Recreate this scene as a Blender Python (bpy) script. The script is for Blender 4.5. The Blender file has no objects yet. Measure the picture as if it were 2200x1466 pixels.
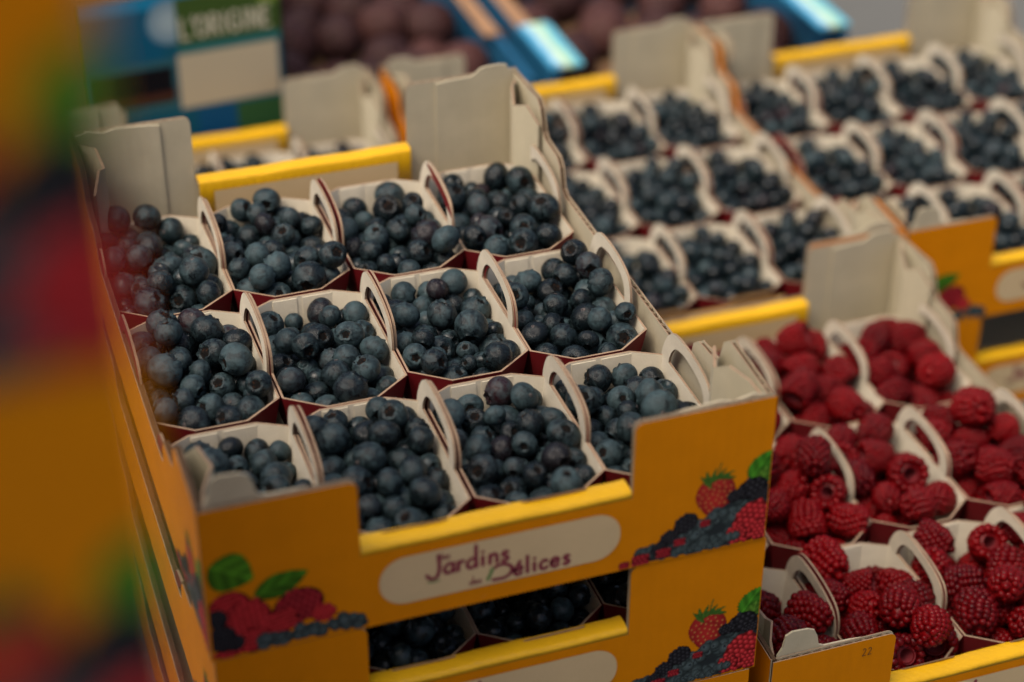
import bpy, math, random
import numpy as np
from mathutils import Vector, Matrix, Euler, Quaternion

# ------------------------------------------------------------------ camera, light, exposure
scene = bpy.context.scene
COL = scene.collection
rad = math.radians
CAM_POS = Vector((-0.1012, -0.7414, 0.6737))
YAW, PITCH, ROLL = 0.3345, 0.5823, 0.0033
cam = bpy.data.cameras.new("camera")
cam.sensor_width = 36.0
cam.lens = 4.2749 / 2.2 * 36.0
cam.clip_start = 0.01
cam.clip_end = 200.0
cam.dof.use_dof = True
cam.dof.focus_distance = 1.145
cam.dof.aperture_fstop = 3.3
cam_ob = bpy.data.objects.new("camera", cam)
COL.objects.link(cam_ob)
fwd = Vector((math.sin(YAW) * math.cos(PITCH), math.cos(YAW) * math.cos(PITCH), -math.sin(PITCH)))
rt0 = Vector((math.cos(YAW), -math.sin(YAW), 0))
up0 = rt0.cross(fwd)
rt = rt0 * math.cos(ROLL) + up0 * math.sin(ROLL)
up = up0 * math.cos(ROLL) - rt0 * math.sin(ROLL)
M = Matrix((rt, up, -fwd)).transposed().to_4x4()
M.translation = CAM_POS
cam_ob.matrix_world = M
scene.camera = cam_ob
FPX = 4274.9


def project(p):
    d = Vector(p) - CAM_POS
    z = d.dot(fwd)
    return 1100 + FPX * d.dot(rt) / z, 733 - FPX * d.dot(up) / z, z


SUN_EL, SUN_AZ = rad(62), rad(-114)          # azimuth from +Y towards +X
world = bpy.data.worlds.new("World")
scene.world = world
world.use_nodes = True
wn = world.node_tree.nodes
sky = wn.new("ShaderNodeTexSky")
sky.sky_type = 'NISHITA'
sky.sun_disc = False
sky.sun_elevation = SUN_EL
sky.sun_rotation = SUN_AZ
sky.air_density = 0.7
sky.dust_density = 6.0
sky.ozone_density = 0.6
wn["Background"].inputs[1].default_value = 0.115
world.node_tree.links.new(sky.outputs[0], wn["Background"].inputs[0])
sun = bpy.data.lights.new("sun", 'SUN')
sun.energy = 1.8
sun.angle = rad(36)
sun.color = (1.0, 0.9, 0.76)
sun_ob = bpy.data.objects.new("sun", sun)
COL.objects.link(sun_ob)
sd = Vector((math.sin(SUN_AZ) * math.cos(SUN_EL), math.cos(SUN_AZ) * math.cos(SUN_EL), math.sin(SUN_EL)))
sun_ob.rotation_euler = sd.to_track_quat('Z', 'Y').to_euler()
sun_ob.location = (0, 0, 3)
scene.view_settings.view_transform = 'Standard'
scene.view_settings.look = 'None'
scene.view_settings.exposure = 0.70
scene.render.engine = 'CYCLES'
scene.cycles.use_denoising = True
scene.cycles.max_bounces = 8
scene.cycles.diffuse_bounces = 4

rng = random.Random(7)
nrg = np.random.default_rng(11)


# ------------------------------------------------------------------ helpers
def tag(o, label=None, cat=None, group=None, kind=None):
    if label: o["label"] = label
    if cat: o["category"] = cat
    if group: o["group"] = group
    if kind: o["kind"] = kind
    return o


def mesh(name, verts, faces, mats, idx=None, smooth=False):
    me = bpy.data.meshes.new(name)
    me.from_pydata([tuple(v) for v in verts], [], [tuple(f) for f in faces])
    for m in mats:
        me.materials.append(m)
    if idx is not None:
        me.polygons.foreach_set("material_index", idx)
    if smooth:
        me.polygons.foreach_set("use_smooth", [True] * len(faces))
    me.update()
    return me


def obj(name, me, parent=None, loc=(0, 0, 0), rot=(0, 0, 0), scale=(1, 1, 1)):
    o = bpy.data.objects.new(name, me)
    COL.objects.link(o)
    o.location, o.rotation_euler, o.scale = loc, rot, scale
    o.parent = parent
    return o


def empty(name, loc=(0, 0, 0), rotz=0.0):
    o = bpy.data.objects.new(name, None)
    o.empty_display_size = 0.02
    COL.objects.link(o)
    o.location = loc
    o.rotation_euler = (0, 0, rotz)
    return o


def copy_tree(o, parent=None):
    c = o.copy()
    COL.objects.link(c)
    c.parent = parent
    for ch in list(o.children):
        copy_tree(ch, c)
    return c


class G:
    """Collects faces for one mesh."""
    def __init__(s): s.v, s.f, s.i = [], [], []

    def add(s, vs, fs, mi=0):
        b = len(s.v)
        s.v.extend(vs)
        for f in fs:
            s.f.append(tuple(b + k for k in f))
            s.i.append(mi)

    def prism(s, poly, fn, a, b, mf, mb, ms):
        """poly of (u,w); fn(u,w,depth)->xyz; front face at depth a, back at depth b."""
        n = len(poly)
        s.add([fn(u, w, a) for u, w in poly], [range(n)], mf)
        s.add([fn(u, w, b) for u, w in poly], [range(n - 1, -1, -1)], mb)
        vs = [fn(u, w, a) for u, w in poly] + [fn(u, w, b) for u, w in poly]
        s.add(vs, [(k, n + k, n + (k + 1) % n, (k + 1) % n) for k in range(n)], ms)

    def box(s, x0, x1, y0, y1, z0, z1, mi=0):
        vs = [(x, y, z) for z in (z0, z1) for y in (y0, y1) for x in (x0, x1)]
        s.add(vs, [(0, 2, 3, 1), (4, 5, 7, 6), (0, 1, 5, 4), (2, 6, 7, 3), (0, 4, 6, 2), (1, 3, 7, 5)], mi)

    def mesh(s, name, mats, smooth=False):
        return mesh(name, s.v, s.f, mats, s.i, smooth)


def inset(poly, d):
    n = len(poly)
    out = []
    for k in range(n):
        p0, p1, p2 = (Vector(poly[(k + j) % n]) for j in (-1, 0, 1))
        e1, e2 = (p1 - p0).normalized(), (p2 - p1).normalized()
        n1, n2 = Vector((-e1.y, e1.x)), Vector((-e2.y, e2.x))
        m = n1 + n2
        q = p1 + m * (d / max(0.35, 1 + n1.dot(n2)))
        out.append((q.x, q.y))
    return out


def arc(cx, cy, r, a0, a1, n=4):
    return [(cx + r * math.cos(a0 + (a1 - a0) * k / n), cy + r * math.sin(a0 + (a1 - a0) * k / n)) for k in range(n + 1)]


def catmull(P, sub=6, closed=False):
    P = [Vector(p) for p in P]
    out = []
    n = len(P)
    for i in range(n if closed else n - 1):
        if closed:
            a, b, c, d = P[i - 1], P[i], P[(i + 1) % n], P[(i + 2) % n]
        else:
            a, b, c, d = P[max(i - 1, 0)], P[i], P[i + 1], P[min(i + 2, n - 1)]
        for k in range(sub):
            t = k / sub
            out.append(0.5 * ((2 * b) + (c - a) * t + (2 * a - 5 * b + 4 * c - d) * t * t + (3 * b - a - 3 * c + d) * t ** 3))
    if not closed:
        out.append(P[-1])
    return out


# ------------------------------------------------------------------ materials
class N:
    def __init__(s, name):
        s.m = bpy.data.materials.new(name)
        s.m.use_nodes = True
        s.t = s.m.node_tree
        s.p = s.t.nodes["Principled BSDF"]

    def new(s, k, **kw):
        n = s.t.nodes.new(k)
        for a, v in kw.items():
            if isinstance(a, str) and hasattr(n, a):
                setattr(n, a, v)
        return n

    def link(s, a, b): s.t.links.new(a, b)

    def coord(s): return s.new("ShaderNodeTexCoord").outputs["Object"]

    def noise(s, scale, detail=4, rough=.55, vec=None, dist=0.0):
        n = s.new("ShaderNodeTexNoise")
        n.inputs["Scale"].default_value = scale
        n.inputs["Detail"].default_value = detail
        n.inputs["Roughness"].default_value = rough
        n.inputs["Distortion"].default_value = dist
        s.link(vec or s.coord(), n.inputs["Vector"])
        return n.outputs["Fac"]

    def ramp(s, fac, stops):
        r = s.new("ShaderNodeValToRGB")
        el = r.color_ramp.elements
        while len(el) < len(stops): el.new(.5)
        for e, (p, c) in zip(el, stops):
            e.position = p
            e.color = (*c, 1) if len(c) == 3 else c
        s.link(fac, r.inputs[0])
        return r.outputs[0]

    def mix(s, fac, a, b, mode='MIX'):
        n = s.new("ShaderNodeMix", data_type='RGBA', blend_type=mode)
        for sock, v in ((n.inputs[0], fac), (n.inputs[6], a), (n.inputs[7], b)):
            if hasattr(v, "is_output"): s.link(v, sock)
            elif isinstance(v, (int, float)): sock.default_value = v
            else: sock.default_value = (*v, 1)
        return n.outputs[2]

    def math(s, op, a, b=0.5):
        n = s.new("ShaderNodeMath", operation=op)
        for sock, v in ((n.inputs[0], a), (n.inputs[1], b)):
            if hasattr(v, "is_output"): s.link(v, sock)
            else: sock.default_value = v
        return n.outputs[0]

    def bump(s, h, strength=.2, dist=.001):
        b = s.new("ShaderNodeBump")
        b.inputs["Strength"].default_value = strength
        b.inputs["Distance"].default_value = dist
        s.link(h, b.inputs["Height"])
        s.link(b.outputs[0], s.p.inputs["Normal"])

    def base(s, c):
        if hasattr(c, "is_output"): s.link(c, s.p.inputs["Base Color"])
        else: s.p.inputs["Base Color"].default_value = (*c, 1)

    def set(s, **kw):
        for k, v in kw.items():
            s.p.inputs[k.replace("_", " ")].default_value = v


def board(name, c, var=.12, rough=.6, spec=.3, bump=.15, flute=0.0):
    n = N(name)
    f = n.noise(45, 5)
    dark = tuple(x * (1 - var) for x in c)
    light = tuple(min(1, x * (1 + var * .6)) for x in c)
    col = n.ramp(f, [(.3, dark), (.7, light)])
    fib = n.noise(900, 3)
    col = n.mix(.18, col, n.ramp(fib, [(.35, tuple(x * .8 for x in c)), (.65, c)]))
    n.base(col)
    n.set(Roughness=rough, Specular_IOR_Level=spec)
    h = n.noise(700, 3)
    if flute:
        sep = n.new("ShaderNodeSeparateXYZ")
        n.link(n.coord(), sep.inputs[0])
        a = n.math('MULTIPLY', n.math('ADD', sep.outputs[0], sep.outputs[1]), 2 * math.pi / .0066)
        h = n.math('ADD', h, n.math('MULTIPLY', n.math('SINE', a), flute))
        scuff = n.ramp(n.noise(38, 7, .75, None, 1.5), [(.66, (0, 0, 0)), (.74, (1, 1, 1))])
        col2 = n.mix(n.math('MULTIPLY', scuff, .30), col, tuple(min(.8, x * .7 + .22) for x in c))
        n.base(col2)
    n.bump(h, bump, .0004)
    return n.m


M_YEL = board("yellow_print", (0.60, 0.200, 0.0010), .07, .5, .06, .10, .9)
M_ROLL = board("yellow_fold", (0.66, 0.365, 0.008), .07, .36, .3, .13, 1.2)
M_CREAM = board("cream_liner", (0.465, 0.41, 0.285), .10, .75, .1, .2, .25)
M_CORE = board("brown_core", (0.085, 0.05, 0.028), .3, .9, .1, .3)
M_EDGE = board("cut_edge", (0.30, 0.205, 0.135), .25, .9, .1, .4)
M_FLUTE = board("flute", (0.40, 0.31, 0.21), .25, .9, .1, .4)
M_RED = board("red_print", (0.15, 0.009, 0.012), .12, .5, .12, .1)
M_PULP = board("cream_punnet", (0.57, 0.51, 0.395), .14, .8, .1, .4)
M_LABEL = board("label_white", (0.56, 0.42, 0.23), .05, .55, .3, .08)
M_INK = board("maroon_ink", (0.20, 0.026, 0.045), .1, .6, .3, .05)
M_LEAFINK = board("green_ink", (0.14, 0.22, 0.07), .1, .6, .3, .05)
M_PEN = board("pen_ink", (0.03, 0.02, 0.015), .1, .6, .3, .05)

n = N("fruit_print_ink")
at = n.new("ShaderNodeAttribute", attribute_name="Col")
n.base(at.outputs["Color"])
n.set(Roughness=.5, Specular_IOR_Level=.08)
M_PRINT = n.m


def berry_mat(name, scale, source):
    n = N(name)
    if source == 'object':
        oi = n.new("ShaderNodeObjectInfo")
        sep = n.new("ShaderNodeSeparateColor")
        n.link(oi.outputs["Color"], sep.inputs[0])
        bloom, red = sep.outputs[0], sep.outputs[1]
        off = n.new("ShaderNodeVectorMath", operation='ADD')
        n.link(n.coord(), off.inputs[0])
        n.link(oi.outputs["Location"], off.inputs[1])
        sc = n.new("ShaderNodeVectorMath", operation='MULTIPLY_ADD')
        n.link(oi.outputs["Location"], sc.inputs[0])
        sc.inputs[1].default_value = (90, 90, 90)
        n.link(n.coord(), sc.inputs[2])
        vec = sc.outputs[0]
    else:
        a = n.new("ShaderNodeAttribute", attribute_name="Col")
        sep = n.new("ShaderNodeSeparateColor")
        n.link(a.outputs["Color"], sep.inputs[0])
        bloom, red = sep.outputs[0], sep.outputs[1]
        vec = n.coord()
    big = n.noise(1.7 * scale, 6, .62, vec, .9)
    fine = n.noise(9 * scale, 5, .7, vec, .5)
    k = n.math('ADD', n.math('MULTIPLY', big, .75), n.math('MULTIPLY', fine, .40))
    k = n.math('ADD', k, n.math('MULTIPLY', n.math('SUBTRACT', bloom, .62), .30))
    mr = n.new("ShaderNodeMapRange", interpolation_type='SMOOTHSTEP')
    n.link(k, mr.inputs[0])
    mr.inputs[1].default_value = .44
    mr.inputs[2].default_value = .84
    k = mr.outputs[0]
    skin = n.mix(red, (0.0030, 0.0056, 0.0070), (0.022, 0.007, 0.009))
    col = n.mix(k, skin, (0.041, 0.070, 0.077))
    # small dark scuffs where the bloom is rubbed off
    sc_ = n.noise(3.0 * scale, 6, .72, vec, 1.6)
    col = n.mix(n.ramp(sc_, [(.57, (0, 0, 0)), (.64, (1, 1, 1))]), col, (0.0035, 0.006, 0.008))
    n.base(col)
    rg = n.new("ShaderNodeMapRange")
    n.link(k, rg.inputs[0])
    rg.inputs[3].default_value = .26
    rg.inputs[4].default_value = .62
    n.link(rg.outputs[0], n.p.inputs["Roughness"])
    n.set(Specular_IOR_Level=.26, Sheen_Weight=.0, Sheen_Roughness=.4)
    n.p.inputs["Sheen Tint"].default_value = (.6, .8, .9, 1)
    n.bump(fine, .22, .03 if source == 'object' else .0003)
    return n.m


M_BLUE = berry_mat("blueberry_skin", 1.0, 'object')
M_BLUES = berry_mat("blueberry_skin_mass", 125.0, 'attr')
n = N("dried_calyx")
n.base(n.ramp(n.noise(6, 4), [(.46, (0.004, 0.004, 0.004)), (.60, (0.012, 0.008, 0.006)), (.70, (0.05, 0.020, 0.010)), (.80, (0.22, 0.075, 0.020))]))
n.set(Roughness=.9, Specular_IOR_Level=.1)
M_CALYX = n.m
n = N("stem_scar")
n.base(n.ramp(n.noise(9, 3), [(.4, (0.035, 0.030, 0.032)), (.65, (0.13, 0.105, 0.095))]))
n.set(Roughness=.8, Specular_IOR_Level=.1)
M_SCAR = n.m


def rasp_mat(name, source):
    n = N(name)
    if source == 'object':
        oi = n.new("ShaderNodeObjectInfo")
        sep = n.new("ShaderNodeSeparateColor")
        n.link(oi.outputs["Color"], sep.inputs[0])
        rip = sep.outputs[0]
    else:
        a = n.new("ShaderNodeAttribute", attribute_name="Col")
        sep = n.new("ShaderNodeSeparateColor")
        n.link(a.outputs["Color"], sep.inputs[0])
        rip = sep.outputs[0]
    col = n.mix(rip, (0.190, 0.0018, 0.0030), (0.022, 0.0008, 0.0018))
    n.base(n.mix(.5, col, n.ramp(n.noise(4 if source == 'object' else 300, 3), [(.3, (0.030, 0.0010, 0.0018)), (.7, (0.19, 0.0025, 0.004))])))
    n.set(Roughness=.26, Specular_IOR_Level=.13, Sheen_Weight=.0, Subsurface_Weight=.0, Subsurface_Scale=.003)
    n.p.inputs["Subsurface Radius"].default_value = (1, .15, .1)
    n.p.inputs["Sheen Tint"].default_value = (1, .6, .6, 1)
    n.bump(n.noise(14 if source == 'object' else 900, 3), .12, .02 if source == 'object' else .0002)
    return n.m


M_RASP = rasp_mat("raspberry_skin", 'object')
M_RASPS = rasp_mat("raspberry_skin_mass", 'attr')
M_RHOL = board("raspberry_hollow", (0.16, 0.02, 0.025), .3, .7, .2, .3)


# ------------------------------------------------------------------ flat prints, rasterised in code to coloured cells
class Paint:
    def __init__(s, u0, w0, u1, w1, cell):
        s.u0, s.w0, s.c = u0, w0, cell
        s.nx, s.ny = int(round((u1 - u0) / cell)) + 1, int(round((w1 - w0) / cell)) + 1
        s.U, s.Wd = np.meshgrid(u0 + np.arange(s.nx) * cell, w0 + np.arange(s.ny) * cell)
        s.rgb = np.zeros((s.ny, s.nx, 3))
        s.a = np.zeros((s.ny, s.nx))
        s.r = np.random.default_rng(3)

    def put(s, m, c):
        s.rgb[m] = c[m] if isinstance(c, np.ndarray) else np.array(c)
        s.a[m] = 1

    def blob(s, cx, cy, rx, ry, col, rot=0, edge=.45, lit=1.25):
        dx, dy = s.U - cx, s.Wd - cy
        c, sn = math.cos(rot), math.sin(rot)
        x, y = (dx * c + dy * sn) / rx, (-dx * sn + dy * c) / ry
        d = x * x + y * y
        m = d < 1
        sh = np.clip(lit - (lit - edge) * d + .25 * (y - x) * .5, .2, 1.6)
        s.put(m, np.clip(sh[..., None] * np.array(col), 0, .9))

    def drupes(s, cx, cy, rx, ry, col, rot=0, k=7):
        s.blob(cx, cy, rx, ry, tuple(x * .5 for x in col), rot)
        dr = max(rx, ry) / k
        for j in range(-k, k + 1):
            for i in range(-k, k + 1):
                x, y = (i + .5 * (j % 2)) * dr * 1.9, j * dr * 1.65
                if (x / rx) ** 2 + (y / ry) ** 2 < .9:
                    c, sn = math.cos(rot), math.sin(rot)
                    f = .75 + .5 * s.r.random()
                    px, py = cx + x * c - y * sn, cy + x * sn + y * c
                    s.blob(px, py, dr, dr, tuple(q * f for q in col), 0, .35, 1.4)
                    s.blob(px - dr * .25, py + dr * .3, dr * .42, dr * .38, tuple(q * 1.7 + .022 for q in col), 0, .9, 1.1)

    def blue(s, cx, cy, r):
        f = .7 + .5 * s.r.random()
        s.blob(cx, cy, r, r, (.050 * f, .072 * f, .074 * f), 0, .25, 1.35)
        a = s.r.random() * 6.3
        ex, ey = cx + math.cos(a) * r * .35, cy + math.sin(a) * r * .35
        s.blob(ex, ey, r * .42, r * .36, (.10, .135, .135), a, .8, 1.1)
        s.blob(ex, ey, r * .28, r * .22, (.02, .03, .04), a, .9, 1)

    def leaf(s, cx, cy, L, Wl, rot, col, teeth=0):
        dx, dy = s.U - cx, s.Wd - cy
        c, sn = math.cos(rot), math.sin(rot)
        x, y = (dx * c + dy * sn) / L, (-dx * sn + dy * c) / Wl
        prof = np.clip(1 - np.abs(x) ** 1.8, 0, 1) ** .72 * (1 - .25 * x)
        if teeth: prof = prof * (1 - .30 * np.abs(np.sin(x * teeth)))
        m = (np.abs(x) < 1) & (np.abs(y) < prof)
        vein = .8 + .25 * np.cos((x * 9 - np.abs(y) * 7)) + .5 * (np.abs(y) < .06)
        vein = vein * np.where(y > 0, 1.1, .8)
        s.put(m, np.clip(vein[..., None] * np.array(col), 0, .8))

    def mesh(s, name, mat, off):
        """faces in the x-z plane at y = -off, front towards -y"""
        vid = -np.ones((s.ny, s.nx), int)
        keep = (s.a[:-1, :-1] > 0) & (s.a[1:, :-1] > 0) & (s.a[:-1, 1:] > 0) & (s.a[1:, 1:] > 0)
        used = np.zeros((s.ny, s.nx), bool)
        for di in (0, 1):
            for dj in (0, 1):
                used[di:s.ny - 1 + di, dj:s.nx - 1 + dj] |= keep
        vid[used] = np.arange(used.sum())
        vs = np.stack([s.U[used], np.full(used.sum(), -off), s.Wd[used]], 1)
        jj, ii = np.nonzero(keep)
        fs = np.stack([vid[jj, ii], vid[jj, ii + 1], vid[jj + 1, ii + 1], vid[jj + 1, ii]], 1)
        me = mesh(name, vs.tolist(), fs.tolist(), [mat])
        ca = me.color_attributes.new("Col", 'FLOAT_COLOR', 'POINT')
        ca.data.foreach_set("color", np.concatenate([s.rgb[used], np.ones((used.sum(), 1))], 1).ravel())
        return me


RED_, DRED, GRN, BLK = (.36, .016, .02), (.24, .01, .016), (.055, .17, .012), (.014, .014, .018)
W, D, HP, HR, T, PA = 0.30, 0.407, 0.093, 0.0504, 0.0035, 0.078

# right-hand picture, u measured from the right edge (negative), w from the bottom
p = Paint(-.088, .0008, -.0006, .062, .00055)
U_, Wd_ = p.U, p.Wd
p.leaf(-.0060, .0505, .0105, .0090, 1.0, (.05, .21, .014), 16)
p.leaf(-.0035, .043, .0065, .0055, 1.4, (.08, .20, .02), 12)
for k in range(9):
    p.blue(-.0018 - .0022 * (k % 3), .026 + .0042 * (k // 3), .0030)
p.blob(-.031, .038, .0115, .0125, (.36, .020, .018), 0, .55, 1.15)
p.blob(-.031, .033, .0085, .010, (.34, .018, .016), 0, .6, 1.15)
for k in range(34):
    a, r_ = k * 2.4, .0105 * math.sqrt((k + .5) / 34)
    p.blob(-.031 + math.cos(a) * r_, .0365 + math.sin(a) * r_, .0006, .0007, (.5, .20, .06))
for k in range(6):
    a = .1 + k * .6
    p.leaf(-.031 + .0062 * math.cos(a), .0470 + .0030 * math.sin(a), .0064, .0014, a * .8 - .25, (.06, .15, .02))
p.blob(-.0295, .0545, .0007, .0045, (.06, .13, .02), -.2)
tri = (Wd_ > .0015) & (Wd_ < .004 + (U_ + .078) * .47) & (U_ > -.074) & (U_ < -.001)
p.put(tri, (.018, .024, .027))
for k in range(70):
    t = p.r.random() ** .8
    u = -.074 + t * .070
    top = .006 + t * .030
    w = .003 + p.r.random() * top * .98
    p.blue(u, w, .0030 + .0012 * p.r.random())
for (u, w, r_) in ((-.0105, .0365, .0092), (-.0038, .0315, .0055), (-.019, .034, .0055)):
    p.drupes(u, w, r_, r_ * .75, BLK, .3, 5)
for (u, w, r_) in ((-.047, .0225, .0075), (-.056, .0150, .0062), (-.062, .0095, .005)):
    p.drupes(u, w, r_, r_ * .8, BLK, .6, 5)
for (u, w, r_) in ((-.036, .0195, .0032), (-.050, .0105, .0035), (-.059, .0055, .0045), (-.072, .004, .0055), (-.081, .003, .0035)):
    p.drupes(u, w, r_, r_ * .8, DRED, 0, 4)
p.drupes(-.0085, .0145, .0110, .0135, RED_, -.3, 7)
p.drupes(-.0035, .0075, .0060, .0075, RED_, 0, 5)
p.drupes(-.0175, .0075, .007, .006, RED_, .2, 5)
for k in range(16):
    p.blue(-.052 + k * .0022 + .001 * p.r.random(), .0032 + .004 * p.r.random(), .0032)
PRINT_R = p.mesh("fruit_print", M_PRINT, .00025)

# left-hand picture, u from the left edge
p = Paint(.0012, .0008, .084, .068, .00055)
p.leaf(.0135, .0535, .0125, .0120, -.55, (.065, .20, .012))
p.leaf(.0375, .0405, .0150, .0075, .33, (.050, .16, .010))
p.drupes(.0115, .0315, .0115, .0110, RED_, .2, 7)
p.drupes(.0200, .0225, .0120, .0130, RED_, -.4, 7)
p.drupes(.0455, .0245, .0135, .0110, DRED, .3, 7)
p.drupes(.0580, .0165, .0070, .0055, RED_, 0, 5)
p.drupes(.0360, .0165, .0095, .0080, RED_, .2, 6)
p.drupes(.0215, .0085, .0095, .0080, RED_, 0, 6)
p.drupes(.0085, .0035, .008, .003, RED_, 0, 5)
p.drupes(.0045, .0265, .0055, .0060, BLK, 0, 5)
p.drupes(.0060, .0135, .0078, .0085, BLK, .3, 6)
p.drupes(.0125, .0095, .0050, .0055, BLK, 0, 5)
for k in range(44):
    t = p.r.random()
    u = .026 + t * .052
    p.blue(u, .0035 + p.r.random() * (.006 + .002 * math.sin(u * 300)), .0030 + .0008 * p.r.random())
PRINT_L = p.mesh("fruit_print", M_PRINT, .00025)

# ------------------------------------------------------------------ lettering
GLY = {
    'J': ([[(.95, 2.15), (1.02, 1.2), (.98, .35), (.68, -.22), (.22, -.22), (-.12, .22)]], 1.35),
    'a': ([[(.80, .85), (.45, 1.0), (.08, .6), (.15, .12), (.48, .02), (.80, .35)], [(.84, 1.02), (.84, .5), (.9, 0)]], 1.1),
    'r': ([[(.1, 1.0), (.1, .5), (.1, 0)], [(.1, .55), (.32, .95), (.62, .92)]], .75),
    'd': ([[(.80, .85), (.45, 1.0), (.08, .6), (.15, .12), (.48, .02), (.80, .35)], [(.84, 2.35), (.84, 1.1), (.88, 0)]], 1.15),
    'i': ([[(.1, 1.0), (.1, .5), (.12, 0)], [(.1, 1.42), (.12, 1.52)]], .42),
    'n': ([[(.1, 1.0), (.1, .5), (.1, 0)], [(.1, .6), (.4, 1.0), (.7, .8), (.72, 0)]], .98),
    's': ([[(.58, .86), (.32, 1.0), (.08, .78), (.30, .53), (.56, .28), (.34, .0), (.02, .12)]], .75),
    'D': ([[(-.25, 1.28), (.25, 1.58), (.95, 1.55), (1.55, 1.1), (1.5, .45), (.95, .02), (.2, -.02), (-.25, .02)]], 1.95),
    'e': ([[(.06, .5), (.42, .54), (.76, .6), (.62, .94), (.3, .98), (.04, .55), (.2, .08), (.5, .0), (.76, .18)]], .98),
    'é': ([[(.06, .5), (.42, .54), (.76, .6), (.62, .94), (.3, .98), (.04, .55), (.2, .08), (.5, .0), (.76, .18)], [(.38, 1.22), (.62, 1.55)]], .98),
    'l': ([[(.1, 1.95), (.1, 1.0), (.12, 0)]], .45),
    'c': ([[(.74, .84), (.42, 1.0), (.06, .55), (.2, .08), (.5, .0), (.74, .2)]], .92),
    '2': ([[(.05, 1.6), (.35, 1.95), (.7, 1.6), (.5, .9), (.02, .04), (.4, .1), (.8, .06)]], 1.25),
}


def stroke(g, pts, wd, y, mi):
    P = catmull([(a, b) for a, b in pts], 6)
    n = len(P)
    L, R_ = [], []
    for k in range(n):
        t = (P[min(k + 1, n - 1)] - P[max(k - 1, 0)])
        t = t.normalized() if t.length > 0 else Vector((1, 0))
        nn = Vector((-t.y, t.x)) * wd * .5
        L.append(P[k] + nn)
        R_.append(P[k] - nn)
    t0, t1 = (P[1] - P[0]).normalized(), (P[-1] - P[-2]).normalized()
    cap0 = [P[0] - t0 * wd * .45]
    cap1 = [P[-1] + t1 * wd * .45]
    vs = [(q.x, y, q.y) for q in L] + [(q.x, y, q.y) for q in R_] + [(q.x, y, q.y) for q in cap0 + cap1]
    fs = [(k + n, k + n + 1, k + 1, k) for k in range(n - 1)] + [(2 * n, n, 0), (n - 1, 2 * n - 1, 2 * n + 1)]
    g.add(vs, fs, mi)


def write(g, text, x, z, xh, wd, y, mi, xs=None):
    for k, ch in enumerate(text):
        st, adv = GLY[ch]
        if xs: x = xs[k]
        for s_i, s_ in enumerate(st):
            stroke(g, [(x + a * xh, z + b * xh) for a, b in s_], wd, y - .00002 * s_i, mi)
        x += adv * xh
    return x


g = G()
write(g, "Jardins", 0, .0243, .0060, .0021, -.0005, 0, [.1120, .1205, .1275, .1325, .1405, .1443, .1512])
write(g, "Délices", 0, .0133, .0056, .0021, -.0005, 0, [.1478, .1578, .1645, .1683, .1718, .1778, .1847])
write(g, "les", .1193, .0338, .0022, .0006, -.0005, 0)
write(g, "des", .1338, .0132, .0024, .0006, -.0005, 0)
stroke(g, [(.1463, .0210), (.1452, .0178), (.1436, .0142)], .0020, -.00055, 1)
stroke(g, [(.1118, .0212), (.1150, .0206), (.1180, .0212)], .0009, -.00055, 1)
LETTER = g.mesh("lettering", [M_INK, M_LEAFINK])
g = G()
z0, z1, u0, u1 = .0105, .0405, .0868, .2160
rr = .0142
poly = arc(u1 - rr, z1 - rr, rr, math.pi / 2, 0, 10) + arc(u1 - rr, z0 + rr, rr, 0, -math.pi / 2, 10) \
    + arc(u0 + rr, z0 + rr, rr, -math.pi / 2, -math.pi, 10) + arc(u0 + rr, z1 - rr, rr, math.pi, math.pi / 2, 10)
g.add([(u, -.0003, w) for u, w in poly[::-1]], [range(len(poly))], 0)
NAME = g.mesh("name_panel", [M_LABEL])


# ------------------------------------------------------------------ the fruit crate
def flutes(g, fn, u0, u1, w, mi):
    per, k = .0066, 8
    m = max(8, int((u1 - u0) / per * k))
    vs = []
    for q in range(m + 1):
        u = u0 + (u1 - u0) * q / m
        d = T * .5 + (T * .5 - .0007) * math.sin(2 * math.pi * (u - u0) / per)
        vs += [fn(u, w - .0003, d), fn(u, w - .006, d)]
    g.add(vs, [(2 * q, 2 * q + 1, 2 * q + 3, 2 * q + 2) for q in range(m)], mi)


def panel(name, poly, fn, tops):
    """Corrugated board: printed liner, inner liner, recessed core, flute ribbon along the top cuts."""
    g = G()
    g.prism(poly, fn, 0, .0006, 0, 1, 2)
    g.prism(poly, fn, T - .0006, T, 1, 1, 2)
    g.prism(inset(poly, .0014), fn, .0006, T - .0006, 3, 3, 3)
    for (a, b, w) in tops:
        flutes(g, fn, a, b, w, 4)
    return g.mesh(name, [M_YEL, M_CREAM, M_EDGE, M_CORE, M_FLUTE])


r5 = .0045
# counter-clockwise seen from the front (u right, w up)
POLY_E = [(0, 0), (W, 0), (W, HP)] + [(u, w) for u, w in arc(W - PA + r5, HP - r5, r5, math.pi / 2, math.pi, 4)] \
    + [(W - PA, HR - .004), (PA, HR - .004)] + [(u, w) for u, w in arc(PA - r5, HP - r5, r5, 0, math.pi / 2, 4)] + [(0, HP)]
END = panel("end_panel", POLY_E, lambda u, w, d: (u, d, w), [(.002, PA - .004, HP), (W - PA + .004, W - .002, HP)])
S0, S1 = T, D - T
half = [(S0, 0.0)]
side_top = [(S0, HP - .001), (.052, HP + .002), (.0585, HP - .003), (.0635, .076), (.068, .0725), (.090, .0710), (.096, .066), (.100, .0530), (.105, .0500)]
POLY_S = [(S0, 0), (S1, 0)] + [(D - y, z) for y, z in side_top] + side_top[::-1]
# side panels seen from outside: right side u runs +y; left side mirrored


def bow(y, z):
    t = (y - S0) / (S1 - S0)
    return .0035 * math.sin(math.pi * t) * min(1, z / .05)


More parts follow.
